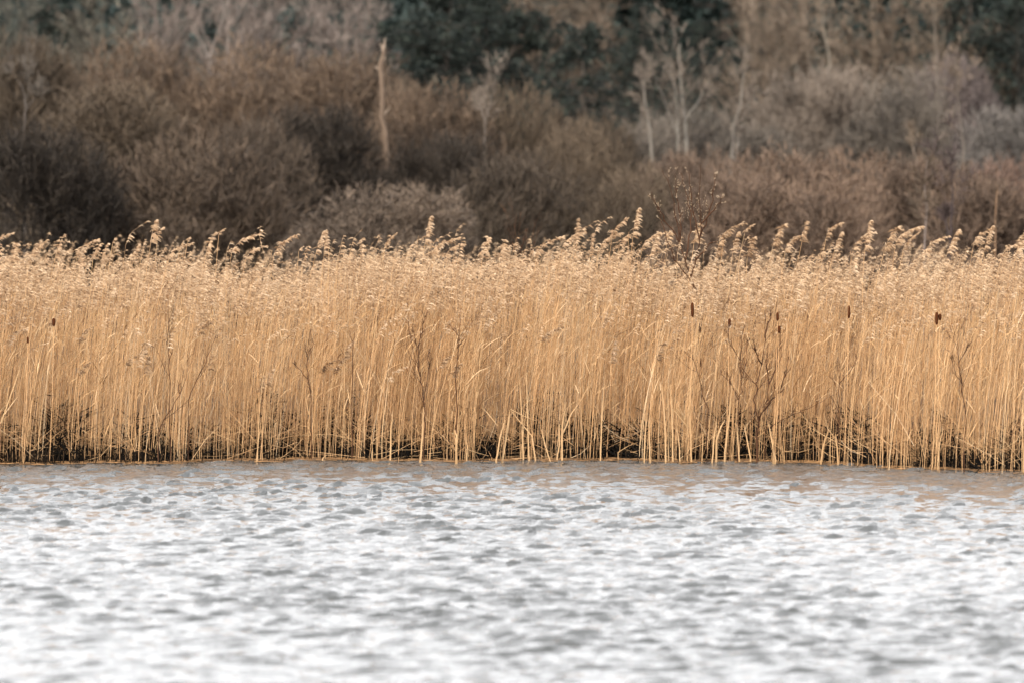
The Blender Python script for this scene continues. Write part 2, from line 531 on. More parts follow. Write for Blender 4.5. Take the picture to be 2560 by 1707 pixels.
    for nm, g, mat in (('stems', stems, 'straw'), ('leaves', leaves, 'leaf'), ('plumes', plumes, 'plume'), ('gap_shade_thatch', th, 'wet')):
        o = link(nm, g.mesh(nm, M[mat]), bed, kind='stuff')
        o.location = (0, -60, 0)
    return len(stems.v)


build_reed_bed()


def make_reed(px, py, Y, kind, label, group, r, lean=None, leafs=1, plume=True, fine=True, top_is_plume=True, scale=1.0, dt=0.0):
    """one reed: stem, plume, leaves; px,py = where its top shows"""
    top = at(px, py, Y)
    lx = r.normal(.10, .035) if lean is None else lean
    ly = r.normal(0, .02)
    hp = {'full': .21, 'thin': .075, 'broad': .17}[kind] * scale if plume and top_is_plume else 0
    H = top[2] + .06 - hp
    xb = top[0] - lx * H - (.08 if plume else 0)
    root = thing('reed', (xb, Y, -.06), label, 'reed', group)
    P = stem_paths(np.array([[0, 0, 0.0]]), np.array([H]), np.array([lx]), np.array([ly]), 8, r)
    R = np.linspace(1.1, .65, 8)[None] * r.uniform(.0020, .0028)
    tint = float(np.clip(r.normal(.52, .2), 0, 1))
    link('stem', Geo().tubes(P, R, 4, tint).mesh('stem', M['straw']), root)
    if plume:
        g = Geo()
        vs = PL_HI[kind] if fine else PL_LO
        put_variant(g, vs[int(r.integers(len(vs)))], P[:, -1], np.array([r.normal(0, .55)]), np.array([scale * r.uniform(.95, 1.15)]),
                    np.array([lx * 1.5]), np.array([ly * 1.5]), np.array([dt + r.normal(0, .06)]))
        link('plume', g.mesh('plume', M['plume']), root)
    for _ in range(leafs):
        g = Geo(); add_leaves(g, P, r, 1, .3, .85)
        link('leaf', g.mesh('leaf', M['leaf']), root)
    return root


ORD = ['first', 'second', 'third', 'fourth', 'fifth', 'sixth', 'seventh', 'eighth', 'ninth', 'tenth', 'eleventh', 'twelfth', 'thirteenth',
       'fourteenth', 'fifteenth', 'sixteenth', 'seventeenth', 'eighteenth', 'nineteenth', 'twentieth', 'twenty-first', 'twenty-second']

SKY = [(2, 583, 'broad'), (48, 607, 'full'), (89, 609, 'full'), (158, 600, 'full'), (212, 606, 'broad'), (247, 609, 'full'), (273, 615, 'full'),
       (303, 595, 'thin'), (351, 618, 'full'), (391, 558, 'full'), (413, 572, 'thin'), (438, 607, 'broad'), (466, 598, 'thin'), (481, 592, 'thin'),
       (533, 590, 'full'), (561, 572, 'thin'), (598, 592, 'broad'), (628, 610, 'broad'),
       (696, 599, 'broad'), (766, 615, 'thin'), (813, 594, 'full'), (826, 598, 'full'), (883, 620, 'full'), (917, 611, 'full'), (976, 585, 'full'),
       (993, 607, 'thin'), (1082, 562, 'full'), (1095, 596, 'broad'), (1130, 611, 'broad'), (1221, 596, 'full'), (1271, 596, 'full'),
       (1362, 598, 'broad'), (1427, 587, 'broad'), (1453, 561, 'full'), (1492, 592, 'full'), (1518, 581, 'broad'), (1549, 552, 'broad'),
       (1564, 576, 'full'), (1605, 546, 'full'), (1627, 585, 'broad'), (1646, 585, 'full'), (1683, 574, 'full'), (1753, 561, 'full'),
       (1813, 585, 'full'), (1822, 561, 'broad'), (1844, 587, 'full'), (1878, 565, 'thin'), (1887, 589, 'full'), (1948, 563, 'full'), (1989, 592, 'broad'),
       (2024, 561, 'full'), (2080, 559, 'broad'), (2106, 589, 'full'), (2150, 590, 'broad'), (2197, 576, 'full'), (2224, 572, 'full'), (2260, 570, 'broad'),
       (2276, 585, 'full'), (2328, 596, 'broad'), (2384, 585, 'full'), (2445, 576, 'broad'), (2484, 581, 'full'), (2518, 600, 'broad'), (2555, 592, 'full')]
KW = {'full': 'upright feathery plume above the reed bed', 'broad': 'broad nodding plume above the reed bed', 'thin': 'thin hooked tip above the reed bed'}
SECT = [(0, 640, 'in the left quarter'), (640, 1280, 'left of the middle'),
        (1280, 1920, 'right of the middle'), (1920, 2600, 'in the right quarter')]
r = np.random.default_rng(31)
cnt = {}
for px, py, kd in SKY:
    sec = next(t for a_, b_, t in SECT if a_ <= px < b_)
    c = cnt.get((sec, kd), 0); cnt[(sec, kd)] = c + 1
    make_reed(px, py, float(edge((px - 1280) * S * 60)) + r.uniform(.6, 4.2), kd,
              f'{ORD[c]} {KW[kd]} {sec}, counted from the left', 'tall reeds standing above the bed', r,
              scale=r.uniform(.82, 1.12))
# lower heads that hang out of the front of the bed
LOW = [(15, 850), (190, 840), (200, 930), (310, 912), (342, 900), (358, 922), (505, 835), (648, 962), (665, 945), (800, 922), (832, 915), (862, 882),
       (968, 945), (1100, 905), (1132, 930), (1352, 842), (1530, 890), (1642, 880)]
for i, (px, py) in enumerate(LOW):
    sec = next(t for a_, b_, t in SECT if a_ <= px < b_)
    c = cnt.get((sec, 'low'), 0); cnt[(sec, 'low')] = c + 1
    make_reed(px + 20, py - 25, float(edge((px - 1280) * S * 60)) - .15 + r.uniform(0, .15), 'full' if i % 3 else 'broad',
              f'{ORD[c]} short reed with dishevelled low plume {sec}, from the left', 'low reeds in front of the bed', r, leafs=0,
              scale=r.uniform(.7, .95), dt=-.28 if i % 4 else .1)
# the nearest reeds of the front row
for i in range(200):
    px = r.uniform(-40, 2600)
    Y = float(edge((px - 1280) * S * 60)) + r.uniform(-.08, .2) - (0.5 * r.random() if px > 2080 or r.random() < .14 else 0)
    make_reed(px + 40, r.uniform(660, 830), Y, 'full', 'straw reed of the foremost row, its foot standing at the water line', 'foremost row of reeds at the water line',
              r, leafs=int(r.integers(0, 3)), scale=r.uniform(.75, 1.0), fine=False)


# ------------------------------------------------------------------ cattails
def cattail(px, py0, py1, Y, wpx, label, fluffy=False):
    top, bot = at(px, py0, Y), at(px, py1, Y)
    root = thing('cattail', (bot[0] - .05, Y, -.06), label, 'cattail', 'cattails among the reeds')
    o = np.array([bot[0] - .05, Y, -.06])
    a_, b_ = bot - o, top - o
    P = np.array([[[0, 0, 0], a_ * .5 + [.01, 0, 0], a_, b_, b_ + [.006, 0, .09]]])
    link('stem', Geo().tubes(P, np.array([[.0036, .0033, .003, .003, .001]]), 6, .35).mesh('stem', M['straw']), root)
    rad = (wpx + 1.5) * S * Y / 2
    t = np.linspace(0, 1, 9)
    prof = np.array([.35, .85, 1, 1.02, 1, 1.02, 1, .88, .4]) * rad
    Ph = a_[None] + (b_ - a_)[None] * t[:, None]
    g = Geo().tubes(Ph[None], prof[None], 10, .5)
    g.tubes(np.stack([Ph[:1] , Ph[:1] + [0, 0, .002]], 1), np.array([[.0005, rad * .35]]), 10, .4)
    g.tubes(np.stack([Ph[-1:], Ph[-1:] + [0, 0, .002]], 1), np.array([[rad * .4, .0005]]), 10, .4)
    v = g.v[0]; v += np.random.default_rng(int(px)).normal(0, rad * .06, v.shape)
    link('seed_head', g.mesh('seed_head', M['cattail'], True), root)
    if fluffy:
        n = 60; rr = np.random.default_rng(5)
        b0 = a_ + (b_ - a_) * rr.uniform(.0, .45, n)[:, None]
        d = norm(rr.normal(0, 1, (n, 3))) * rr.uniform(.01, .03, n)[:, None]
        link('fluff', Geo().ribbons(np.stack([b0, b0 + d], 1), np.full((n, 2), .003), norm(rr.normal(0, 1, (n, 3))), rr.random(n)).mesh('fluff', M['fluff']), root)


yf = lambda px: float(edge((px - 1280) * S * 60)) - .22
cattail(1731, 757, 793, yf(1731) - .1, 7, 'dark brown cattail head below the bare willow sapling')
cattail(1824, 797, 818, yf(1824) - .1, 6, 'ragged cattail head shedding pale fluff beside the twiggy shrub', True)
cattail(1944, 781, 803, yf(1944) - .1, 5, 'upper slim cattail head of the pair above the twiggy shrub')
cattail(1948, 815, 833, yf(1948) - .2, 7, 'lower stubby cattail head of the pair above the twiggy shrub')
cattail(2122, 765, 796, yf(2122) - .1, 7, 'lone clean cattail head between the twiggy shrub and the right pair')
cattail(2342, 781, 812, yf(2342) - .1, 7, 'taller cattail head of the close pair near the right edge')
cattail(2350, 785, 801, yf(2350) - .05, 6, 'shorter cattail head of the close pair near the right edge')
cattail(134, 796, 816, yf(134) - .1, 7, 'lone reddish cattail head near the left edge')
cattail(69, 842, 858, yf(69) - .1, 4, 'thin small cattail head at the far left edge')


# ------------------------------------------------------------------ broken cattail stalks at the water's edge
def stalk(pts, wpx, label, dY=0.0, tint=.6):
    px0 = pts[0][0]
    Y = yf(px0) - .18 + dY
    W = np.array([at(x_, y_, Y) for x_, y_ in pts])
    W[:, 1] += np.linspace(0, .06, len(W))
    o = np.array([W[0, 0], Y, min(W[0, 2], -.03)])
    root_pts = np.vstack([o, W]) if W[0, 2] > o[2] + .01 and W[0, 2] < .25 else W
    P = root_pts - o
    rr = np.random.default_rng(int(px0 * 7 + pts[-1][1]))
    rad = .48 * wpx * S * Y / 2
    n = len(P)
    # densify
    t = np.linspace(0, n - 1, (n - 1) * 3 + 1)
    Q = np.stack([np.interp(t, np.arange(n), P[:, c]) for c in range(3)], -1)
    Q[1:-1] += rr.normal(0, rad * .25, Q[1:-1].shape)
    g = Geo()
    R = rad * np.interp(t / (n - 1), [0, .7, 1], [1.1, .8, .45])
    g.tubes(Q[None], R[None], 5, tint)
    # sheath leaf wrapped to one side of the stalk, torn at its tip
    k = len(Q)
    P2 = Q + np.array([rad * .9, -rad * .6, 0])
    P2[-1] += [rad * rr.normal(0, 2), 0, rad * rr.uniform(0, 2)]
    g.ribbons(P2[None], (R * np.linspace(1.0, .5, k))[None], norm(np.array([[1.0, .4, .1]])), tint + .15)
    ob = link('broken_cattail_stalk', g.mesh('broken_cattail_stalk', M['stalk']), label=label, category='plant stalk',
              group='broken stalks along the water line')
    ob.location = tuple(o)


ST = [([(1307, 1150), (1305, 1060), (1298, 945)], 6, 'tall bleached stalk, left one of two upright neighbours left of centre edge'),
      ([(1322, 1150), (1318, 1040), (1316, 930)], 6, 'tall bleached stalk, right one of two upright neighbours left of centre edge'),
      ([(1255, 1152), (1268, 1070), (1275, 1025)], 9, 'thick orange stalk leaning right beside the two bleached stalks'),
      ([(1240, 1152), (1250, 1090), (1262, 1050)], 7, 'short thick stalk leaning right, left of the two bleached stalks'),
      ([(1338, 1150), (1330, 1090), (1278, 1028)], 6, 'folded stalk slanting down right past the two bleached stalks'),
      ([(1275, 1022), (1310, 1040), (1342, 1052)], 5, 'dark broken stalk lying across the two bleached stalks'),
      ([(1405, 1152), (1404, 1080), (1412, 1008)], 7, 'pale stalk with a fork of leaning blades right of centre'),
      ([(1408, 1080), (1430, 1030), (1448, 1008)], 5, 'blade slanting up right from the forked pale stalk'),
      ([(1166, 1152), (1168, 1120), (1164, 1095)], 5, 'short stub at the water left of centre'),
      ([(1166, 1122), (1195, 1132), (1222, 1140)], 5, 'fallen pale stalk lying flat over dark water left of centre'),
      ([(1500, 1152), (1503, 1060), (1511, 955)], 6, 'tall slim pale stalk standing alone right of centre'),
      ([(1664, 1150), (1662, 1060), (1655, 955)], 7, 'leftmost of three bleached stalks standing together'),
      ([(1672, 1150), (1671, 1070), (1669, 970)], 6, 'middle one of three bleached stalks standing together'),
      ([(1682, 1150), (1681, 1060), (1677, 962)], 7, 'rightmost of three bleached stalks standing together'),
      ([(1684, 1025), (1704, 1048), (1722, 1070)], 5, 'snapped stalk slanting down right beside the three bleached stalks'),
      ([(1690, 1020), (1705, 1035), (1716, 1047)], 5, 'short snapped stalk above the slanting one by the three bleached stalks'),
      ([(1728, 1152), (1727, 1080), (1724, 1005)], 7, 'grey-tan stalk with its top torn off, left of the twiggy shrub'),
      ([(1812, 1130), (1822, 1050), (1832, 938)], 7, 'long white-bleached stalk leaning right in front of the twiggy shrub'),
      ([(1790, 1100), (1803, 1065), (1812, 1050)], 7, 'wide pale blade leaning right at the foot of the long bleached stalk'),
      ([(1780, 1155), (1785, 1090), (1793, 1050)], 6, 'upright pale blade left of the long bleached stalk'),
      ([(1848, 1152), (1845, 1100), (1843, 1060)], 6, 'pale stub under the twiggy shrub'),
      ([(1876, 1145), (1868, 1100), (1860, 1060)], 6, 'pale stalk leaning left under the twiggy shrub'),
      ([(1938, 1150), (1930, 1100), (1921, 1055)], 7, 'thick pale stalk leaning left, right of the twiggy shrub'),
      ([(1933, 1110), (1960, 1125), (1978, 1130)], 4, 'thin fallen stalk beside the thick pale leaning one'),
      ([(1960, 1128), (2000, 1130), (2030, 1122)], 4, 'curved fallen stalk bowed over the dark edge right of the shrub'),
      ([(2052, 1155), (2060, 1110), (2075, 1070)], 8, 'grey wide leaning stalk between the shrub and the right edge'),
      ([(2095, 1155), (2093, 1120), (2090, 1085)], 7, 'orange upright stub near the right quarter'),
      ([(1050, 1150), (1055, 1090), (1058, 1020)], 8, 'stout bleached stalk below the left twiggy shrub'),
      ([(975, 1150), (976, 1090), (980, 1030)], 7, 'orange stalk left of the stout bleached one'),
      ([(930, 1108), (950, 1112), (970, 1122)], 4, 'thin arched stalk lying over dark gap left of centre'),
      ([(1140, 1110), (1140, 1090), (1137, 1075)], 8, 'short split blade standing left of centre at the dark edge'),
      ([(0, 1058), (28, 980), (50, 912)], 5, 'long white stalk leaning right at the left edge of the photo'),
      ([(2560, 1120), (2556, 1060), (2559, 1000)], 8, 'white stalk at the right edge of the photo'),
      ([(2345, 1160), (2350, 1110), (2360, 1070)], 5, 'pale stalk under the close pair of cattails'),
      ([(640, 1152), (645, 1100), (652, 1050)], 5, 'amber stalk at the edge in the left third'),
      ([(805, 1152), (806, 1145), (815, 1138)], 4, 'tiny pale stub touching the water left of centre'),
      ([(1392, 1152), (1398, 1110), (1399, 1060)], 6, 'amber stalk left of the forked pale stalk'),
      ([(1545, 1130), (1570, 1115), (1595, 1105)], 4, 'thin stalk slanting low over dark gap right of centre'),
      ([(1610, 1152), (1612, 1100), (1615, 1045)], 6, 'amber stalk left of the three bleached stalks'),
      ([(1625, 1152), (1624, 1100), (1622, 1050)], 5, 'grey-green stalk close left of the three bleached stalks'),
      ([(1700, 1152), (1698, 1110), (1694, 1075)], 5, 'short amber stub right of the three bleached stalks'),
      ([(1755, 1152), (1757, 1110), (1757, 1080)], 4, 'slim amber stub left of the twiggy shrub'),
      ([(1375, 1152), (1362, 1110), (1352, 1070)], 5, 'amber stalk leaning left, right of the two bleached stalks')]
for i, (pts, w_, lab) in enumerate(ST):
    stalk(pts, w_, lab, dY=-.04 * (i % 4), tint=.42 if 'bleach' in lab or 'pale' in lab or 'white' in lab else .25)


# ------------------------------------------------------------------ bare twiggy saplings
def grow(r, starts, dirs, lens, k, trop=.15, wob=.12):
    """paths (n,k,3) growing from starts along dirs with upward tropism"""
    n = len(starts)
    P = np.zeros((n, k, 3)); P[:, 0] = starts
    d = norm(dirs)
    step = lens / (k - 1)
    for i in range(1, k):
        d = norm(d + UP * trop + r.normal(0, wob, (n, 3)))
        P[:, i] = P[:, i - 1] + d * step[:, None]
    return P


def sprout(r, P, R, per, t0, t1, ang, len_f, lens):
    """children along parent paths: returns starts, dirs, lens, radius at start"""
    n, k = P.shape[:2]
    idx = np.repeat(np.arange(n), per)
    t = r.uniform(t0, t1, len(idx))
    f = t * (k - 1); i = np.minimum(f.astype(int), k - 2); w = (f - i)[:, None]
    s_ = P[idx, i] * (1 - w) + P[idx, i + 1] * w
    tan = norm(P[idx, i + 1] - P[idx, i])
    perp = norm(np.cross(tan, r.normal(0, 1, (len(idx), 3))))
    a_ = np.abs(r.normal(ang, ang * .3, len(idx)))[:, None]
    d = tan * np.cos(a_) + perp * np.sin(a_)
    L = lens[idx] * len_f * r.uniform(.6, 1.25, len(idx)) * (1.15 - .6 * t)
    rad = (R[idx, i] * (1 - w[:, 0]) + R[idx, i + 1] * w[:, 0])
    return s_, d, L, rad


def sapling(stem_list, Y, rad0, label, seed, name='bare_sapling', buds=False, per=(5, 4), twl=.30):
    """stems given as photo polylines (base first), twigs grown from them"""
    r = np.random.default_rng(seed)
    b = at(stem_list[0][0][0], stem_list[0][0][1], Y)
    o = np.array([b[0], Y, -.05])
    root = thing(name, o, label, 'shrub', 'bare saplings among the reeds')
    stems = Geo(); twigs = Geo()
    rad0 = rad0 * (1.0 if buds else .95)
    for si, pts in enumerate(stem_list):
        W = np.array([at(x_, y_, Y) for x_, y_ in pts])
        W[:, 1] += np.linspace(0, r.normal(0, .12), len(W))
        if si == 0:
            W = np.vstack([[o[0], o[1], o[2]], W]) if W[0, 2] > .1 else W
        n = len(W); t = np.linspace(0, n - 1, (n - 1) * 4 + 1)
        P = np.stack([np.interp(t, np.arange(n), W[:, c]) for c in range(3)], -1) - o
        P[1:-1] += r.normal(0, .006, P[1:-1].shape)
        rr = rad0 * (1 if si == 0 else .7) * np.linspace(1, .28, len(P))
        stems.tubes(P[None], rr[None], 5, float(r.uniform(.25, .6)))
        L = np.array([np.linalg.norm(P[-1] - P[0])])
        s1, d1, l1, r1 = sprout(r, P[None], rr[None], per[0], .25, .98, .55, twl, L)
        P1 = grow(r, s1, d1, l1, 5, .16, .05)
        R1 = np.minimum(r1 * .7, rad0 * .5)[:, None] * np.linspace(1, .4, 5)[None]
        twigs.tubes(P1, R1, 3, r.uniform(.2, .8, len(P1)))
        s2, d2, l2, r2 = sprout(r, P1, R1, per[1], .2, .95, .6, .45, l1)
        P2 = grow(r, s2, d2, l2, 4, .14, .05)
        R2 = np.maximum(np.minimum(r2 * .7, .0026), .0017)[:, None] * np.linspace(1, .55, 4)[None]
        twigs.tubes(P2, R2, 3, r.uniform(.2, .9, len(P2)))
        if buds:
            g = Geo()
            for PP in (P[None], P1, P2):
                s3, d3, _, _ = sprout(r, PP, np.ones(PP.shape[:2]), 6 if PP is not P2 else 2, .3, 1.0, .6, 1, np.ones(len(PP)))
                e = s3 + d3 * r.uniform(.010, .022, len(s3))[:, None]
                g.tubes(np.stack([s3, (s3 + e) / 2, e], 1), np.tile(np.array([[.0012, .0024, .0006]]), (len(s3), 1)), 3, r.random(len(s3)))
            link('catkins', g.mesh('catkins', M['bud']), root, kind='stuff')
    link('trunk', stems.mesh('trunk', M['shoot'], True), root)
    link('twigs', twigs.mesh('twigs', M['shoot']), root, kind='stuff')


sapling([[(1752, 900), (1748, 790), (1742, 730), (1728, 695)],
         [(1742, 730), (1712, 680), (1685, 650), (1668, 600), (1650, 540), (1628, 480)],
         [(1728, 695), (1712, 655), (1700, 610), (1690, 540), (1677, 470), (1655, 425)],
         [(1728, 695), (1740, 650), (1748, 600), (1752, 560), (1748, 500), (1750, 412)],
         [(1748, 600), (1735, 540), (1727, 480), (1722, 430)],
         [(1748, 600), (1768, 550), (1782, 500), (1787, 455), (1786, 432)],
         [(1752, 560), (1780, 530), (1800, 505), (1806, 490)],
         [(1700, 610), (1670, 560), (1645, 520), (1620, 485)],
         [(1712, 655), (1725, 590), (1728, 540), (1715, 480), (1702, 430)],
         [(1700, 610), (1702, 560), (1690, 490), (1688, 440)],
         [(1740, 650), (1775, 610), (1800, 600), (1818, 595)]],
        yf(1745) + 1.3, .012, 'bare budding willow sapling rising high above the reeds', 51, 'willow_sapling', True, (5, 2), .22)
sapling([[(1893, 1100), (1897, 1050), (1915, 1010), (1922, 960)], [(1915, 1010), (1945, 985), (1965, 940), (1972, 890)],
         [(1922, 960), (1940, 920), (1948, 870), (1950, 820)], [(1897, 1050), (1885, 1000), (1893, 960), (1905, 910), (1912, 845), (1916, 790)],
         [(1905, 910), (1890, 880), (1878, 845)], [(1912, 845), (1925, 800), (1928, 775)], [(1922, 960), (1918, 920), (1920, 890)]],
        yf(1900) - .15, .013, 'dark twiggy sapling with two forking stems in front of the reeds, right of centre', 52, per=(8, 5))
sapling([[(1845, 1080), (1848, 1000), (1853, 950), (1851, 900)], [(1853, 950), (1868, 900), (1872, 850)], [(1851, 900), (1825, 860), (1820, 800)],
         [(1848, 1000), (1828, 960), (1800, 930)], [(1851, 900), (1855, 850), (1858, 815)]],
        yf(1845) - .12, .008, 'thin twiggy sapling just left of the forking dark one', 53, per=(7, 4))
sapling([[(1768, 1020), (1748, 950), (1735, 900), (1722, 860)], [(1735, 900), (1712, 880)]], yf(1750) - .1, .006,
        'single slanting dark twig under the willow sapling', 54, per=(4, 2))
sapling([[(1062, 1060), (1060, 1000), (1050, 940), (1032, 880), (1020, 810)], [(1050, 940), (1045, 870), (1030, 820)], [(1060, 1000), (1072, 930), (1078, 880)],
         [(1045, 870), (1055, 820), (1062, 790)]], yf(1050) - .12, .008, 'brown twiggy sapling with spreading fork, left of centre', 55, per=(8, 5))
sapling([[(1140, 980), (1143, 900), (1146, 840), (1153, 770)], [(1146, 840), (1120, 810)], [(1143, 870), (1162, 845)]], yf(1143) - .08, .007,
        'slim upright sapling right of the brown forked one', 56, per=(6, 3))
sapling([[(778, 1010), (772, 950), (766, 890), (760, 860)], [(772, 950), (745, 920), (730, 905)], [(766, 890), (780, 860)]], yf(775) - .1, .007,
        'small dark sapling with a left fork in the left third', 57, per=(6, 4))
sapling([[(395, 1080), (420, 1030), (450, 985), (470, 920)], [(450, 985), (440, 950)]], yf(420) - .15, .008,
        'crooked dark branch leaning right, low in the left quarter', 58, per=(4, 3))
sapling([[(424, 960), (423, 900), (424, 820), (422, 750)], [(423, 900), (435, 860)]], yf(424) - .05, .006,
        'thin straight dark shoot in the left quarter', 59, per=(3, 2))
sapling([[(2412, 1020), (2405, 960), (2395, 910), (2392, 850), (2394, 810)], [(2405, 960), (2385, 920), (2375, 890)], [(2395, 910), (2410, 880), (2420, 850)]],
        yf(2400) - .1, .006, 'wispy dark sapling under the close pair of cattails at right', 60, per=(8, 5))
sapling([[(2096, 1110), (2097, 1030), (2098, 960), (2096, 890)], [(2098, 960), (2130, 920), (2150, 890)], [(2097, 1030), (2080, 990)]],
        yf(2096) - .1, .006, 'slim dark sapling between the forked one and the right quarter', 61, per=(7, 5))
sapling([[(1915, 1075), (1970, 1040), (2020, 1020), (2085, 985)]], yf(1930) - .25, .006,
        'dark branch leaning low to the right over the reed foot', 62, per=(7, 3), twl=.15)
sapling([[(2560, 1060), (2530, 1090), (2515, 1110)], [(2530, 1090), (2552, 1040)]], yf(2540) - .2, .006,
        'dark crooked twig at the right edge low over the water', 63, per=(5, 3))
sapling([[(470, 1000), (500, 930), (525, 880), (540, 840)]], yf(500) - .06, .006,
        'thin dark shoot leaning right beside the crooked branch at left', 64, per=(3, 2))
sapling([[(880, 900), (883, 850), (893, 810)]], yf(885) - .05, .006,
        'short dark shoot left of the brown forked sapling', 65, per=(3, 2))
sapling([[(1305, 700), (1300, 640), (1290, 590)], [(1300, 640), (1318, 570)], [(1303, 660), (1280, 610)]], yf(1300) + 6, .006,
        'faint brown weed sprays standing behind the reed tops left of the willow', 66, per=(9, 5))


# wet black stubble and floating scraps at the water line
def build_edge_litter():
    r = np.random.default_rng(77)
    g = Geo()
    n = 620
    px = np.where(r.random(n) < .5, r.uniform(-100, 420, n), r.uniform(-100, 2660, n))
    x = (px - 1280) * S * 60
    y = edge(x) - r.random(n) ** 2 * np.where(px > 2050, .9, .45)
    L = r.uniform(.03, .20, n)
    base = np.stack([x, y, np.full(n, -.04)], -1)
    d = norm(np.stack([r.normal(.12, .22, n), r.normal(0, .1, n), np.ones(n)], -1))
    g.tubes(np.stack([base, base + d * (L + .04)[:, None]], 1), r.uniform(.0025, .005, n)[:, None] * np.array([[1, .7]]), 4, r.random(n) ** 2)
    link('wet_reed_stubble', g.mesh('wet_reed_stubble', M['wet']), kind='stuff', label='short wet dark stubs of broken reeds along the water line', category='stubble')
    g = Geo()
    n = 1000
    x = r.uniform(-7.3, 7.3, n); y = edge(x) + .05 - r.random(n) ** 1.6 * .55
    az = r.normal(0, .35, n); L = r.uniform(.04, .28, n)
    d = np.stack([np.cos(az), np.sin(az), np.zeros(n)], -1)
    c = np.stack([x, y, r.uniform(.008, .02, n)], -1)
    g.tubes(np.stack([c - d * L[:, None] / 2, c + [0, 0, .004], c + d * L[:, None] / 2], 1), r.uniform(.002, .005, n)[:, None] * np.ones((1, 3)), 3, np.clip(r.normal(.04, .05, n), 0, 1))
    link('floating_reed_scraps', g.mesh('floating_reed_scraps', M['straw']), kind='stuff', label='brown scraps of reed floating in a line along the bank', category='debris')


build_edge_litter()


# ------------------------------------------------------------------ woody background
def shrub_variant(seed, h=4.0, w=4.6, lobes=11, sprays=2300, upr=.5, fine=.0085):
    """a many-stemmed bare shrub whose fine twigs fill a lumpy dome"""
    r = np.random.default_rng(seed)
    # lobes of the dome
    az = r.uniform(0, 6.283, lobes); cz = r.uniform(.05, 1.0, lobes)
    lr = r.uniform(.30, .46, lobes) * h * .62
    lc = np.stack([np.cos(az) * np.sqrt(1 - (cz * .9) ** 2) * (w / 2 - lr * .8), np.sin(az) * np.sqrt(1 - (cz * .9) ** 2) * (w / 2 - lr * .8), cz * (h - lr)], -1)
    lc[0] = [0, 0, h * .60]; lr[0] = h * .40
    # main stems lead from the foot to the lobes
    ns = lobes * 3
    tgt = np.repeat(lc, 3, 0) + r.normal(0, .3, (ns, 3))
    st = np.stack([r.normal(0, .25, ns), r.normal(0, .25, ns), np.zeros(ns)], -1)
    t = np.linspace(0, 1, 6)
    P = st[:, None] + (tgt - st)[:, None] * t[None, :, None]
    P[:, :, 2] += (.12 * h * np.sin(t * math.pi))[None]
    P[:, 1:-1] += r.normal(0, .05, (ns, 4, 3))
    tr = Geo().tubes(P, r.uniform(.02, .04, ns)[:, None] * np.linspace(1, .35, 6)[None], 5, r.uniform(.2, .8, ns))
    cr = Geo()
    # sprays: mostly near the skin of the lobes
    which = r.choice(lobes, sprays, p=lr ** 2 / (lr ** 2).sum())
    dirs = norm(r.normal(0, 1, (sprays, 3)) + [0, 0, .35])
    rad = lr[which] * r.random(sprays) ** .42
    c = lc[which] + dirs * rad[:, None]
    ok = c[:, 2] > .12 * h
    c, dirs, which = c[ok], dirs[ok], which[ok]; n = len(c)
    lobe_t = r.normal(0, .13, lobes)[which]
    out = norm(dirs * .6 + [0, 0, .55 * upr + .25] + r.normal(0, .5, (n, 3)))
    L = r.uniform(.22, .55, n)
    P1 = grow(r, c - out * (L * .5)[:, None], out, L, 4, .10 * upr, .16)
    side = norm(np.cross(out, r.normal(0, 1, (n, 3))))
    cr.ribbons(P1, np.full((n, 1), .009) * np.linspace(1, .4, 4)[None], side, np.clip(r.normal(.45, .2, n) + lobe_t, 0, 1))
    s2, d2, l2, _ = sprout(r, P1, np.ones((n, 4)), 5, .15, 1.0, .6, .75, L)
    P2 = grow(r, s2, d2, l2, 3, .10 * upr, .16)
    m_ = len(P2)
    side = norm(np.cross(P2[:, -1] - P2[:, 0], r.normal(0, 1, (m_, 3))))
    cr.ribbons(P2, (fine * r.uniform(.6, 1.4, m_))[:, None] * np.array([[1, .8, .35]]), side,
               np.clip(r.normal(.52, .25, m_) + np.repeat(lobe_t, 5), 0, 1))
    return tr.mesh('shrub_stems', M['twig'], True), cr.mesh('shrub_twigs', M['twig']), dims(tr, cr)


def dims(*gs):
    v = np.concatenate([g.arrays()[0] for g in gs])
    rr = np.hypot(v[:, 0], v[:, 1])
    return float(np.quantile(v[:, 2], .985)), float(np.quantile(rr, .95) * 2)


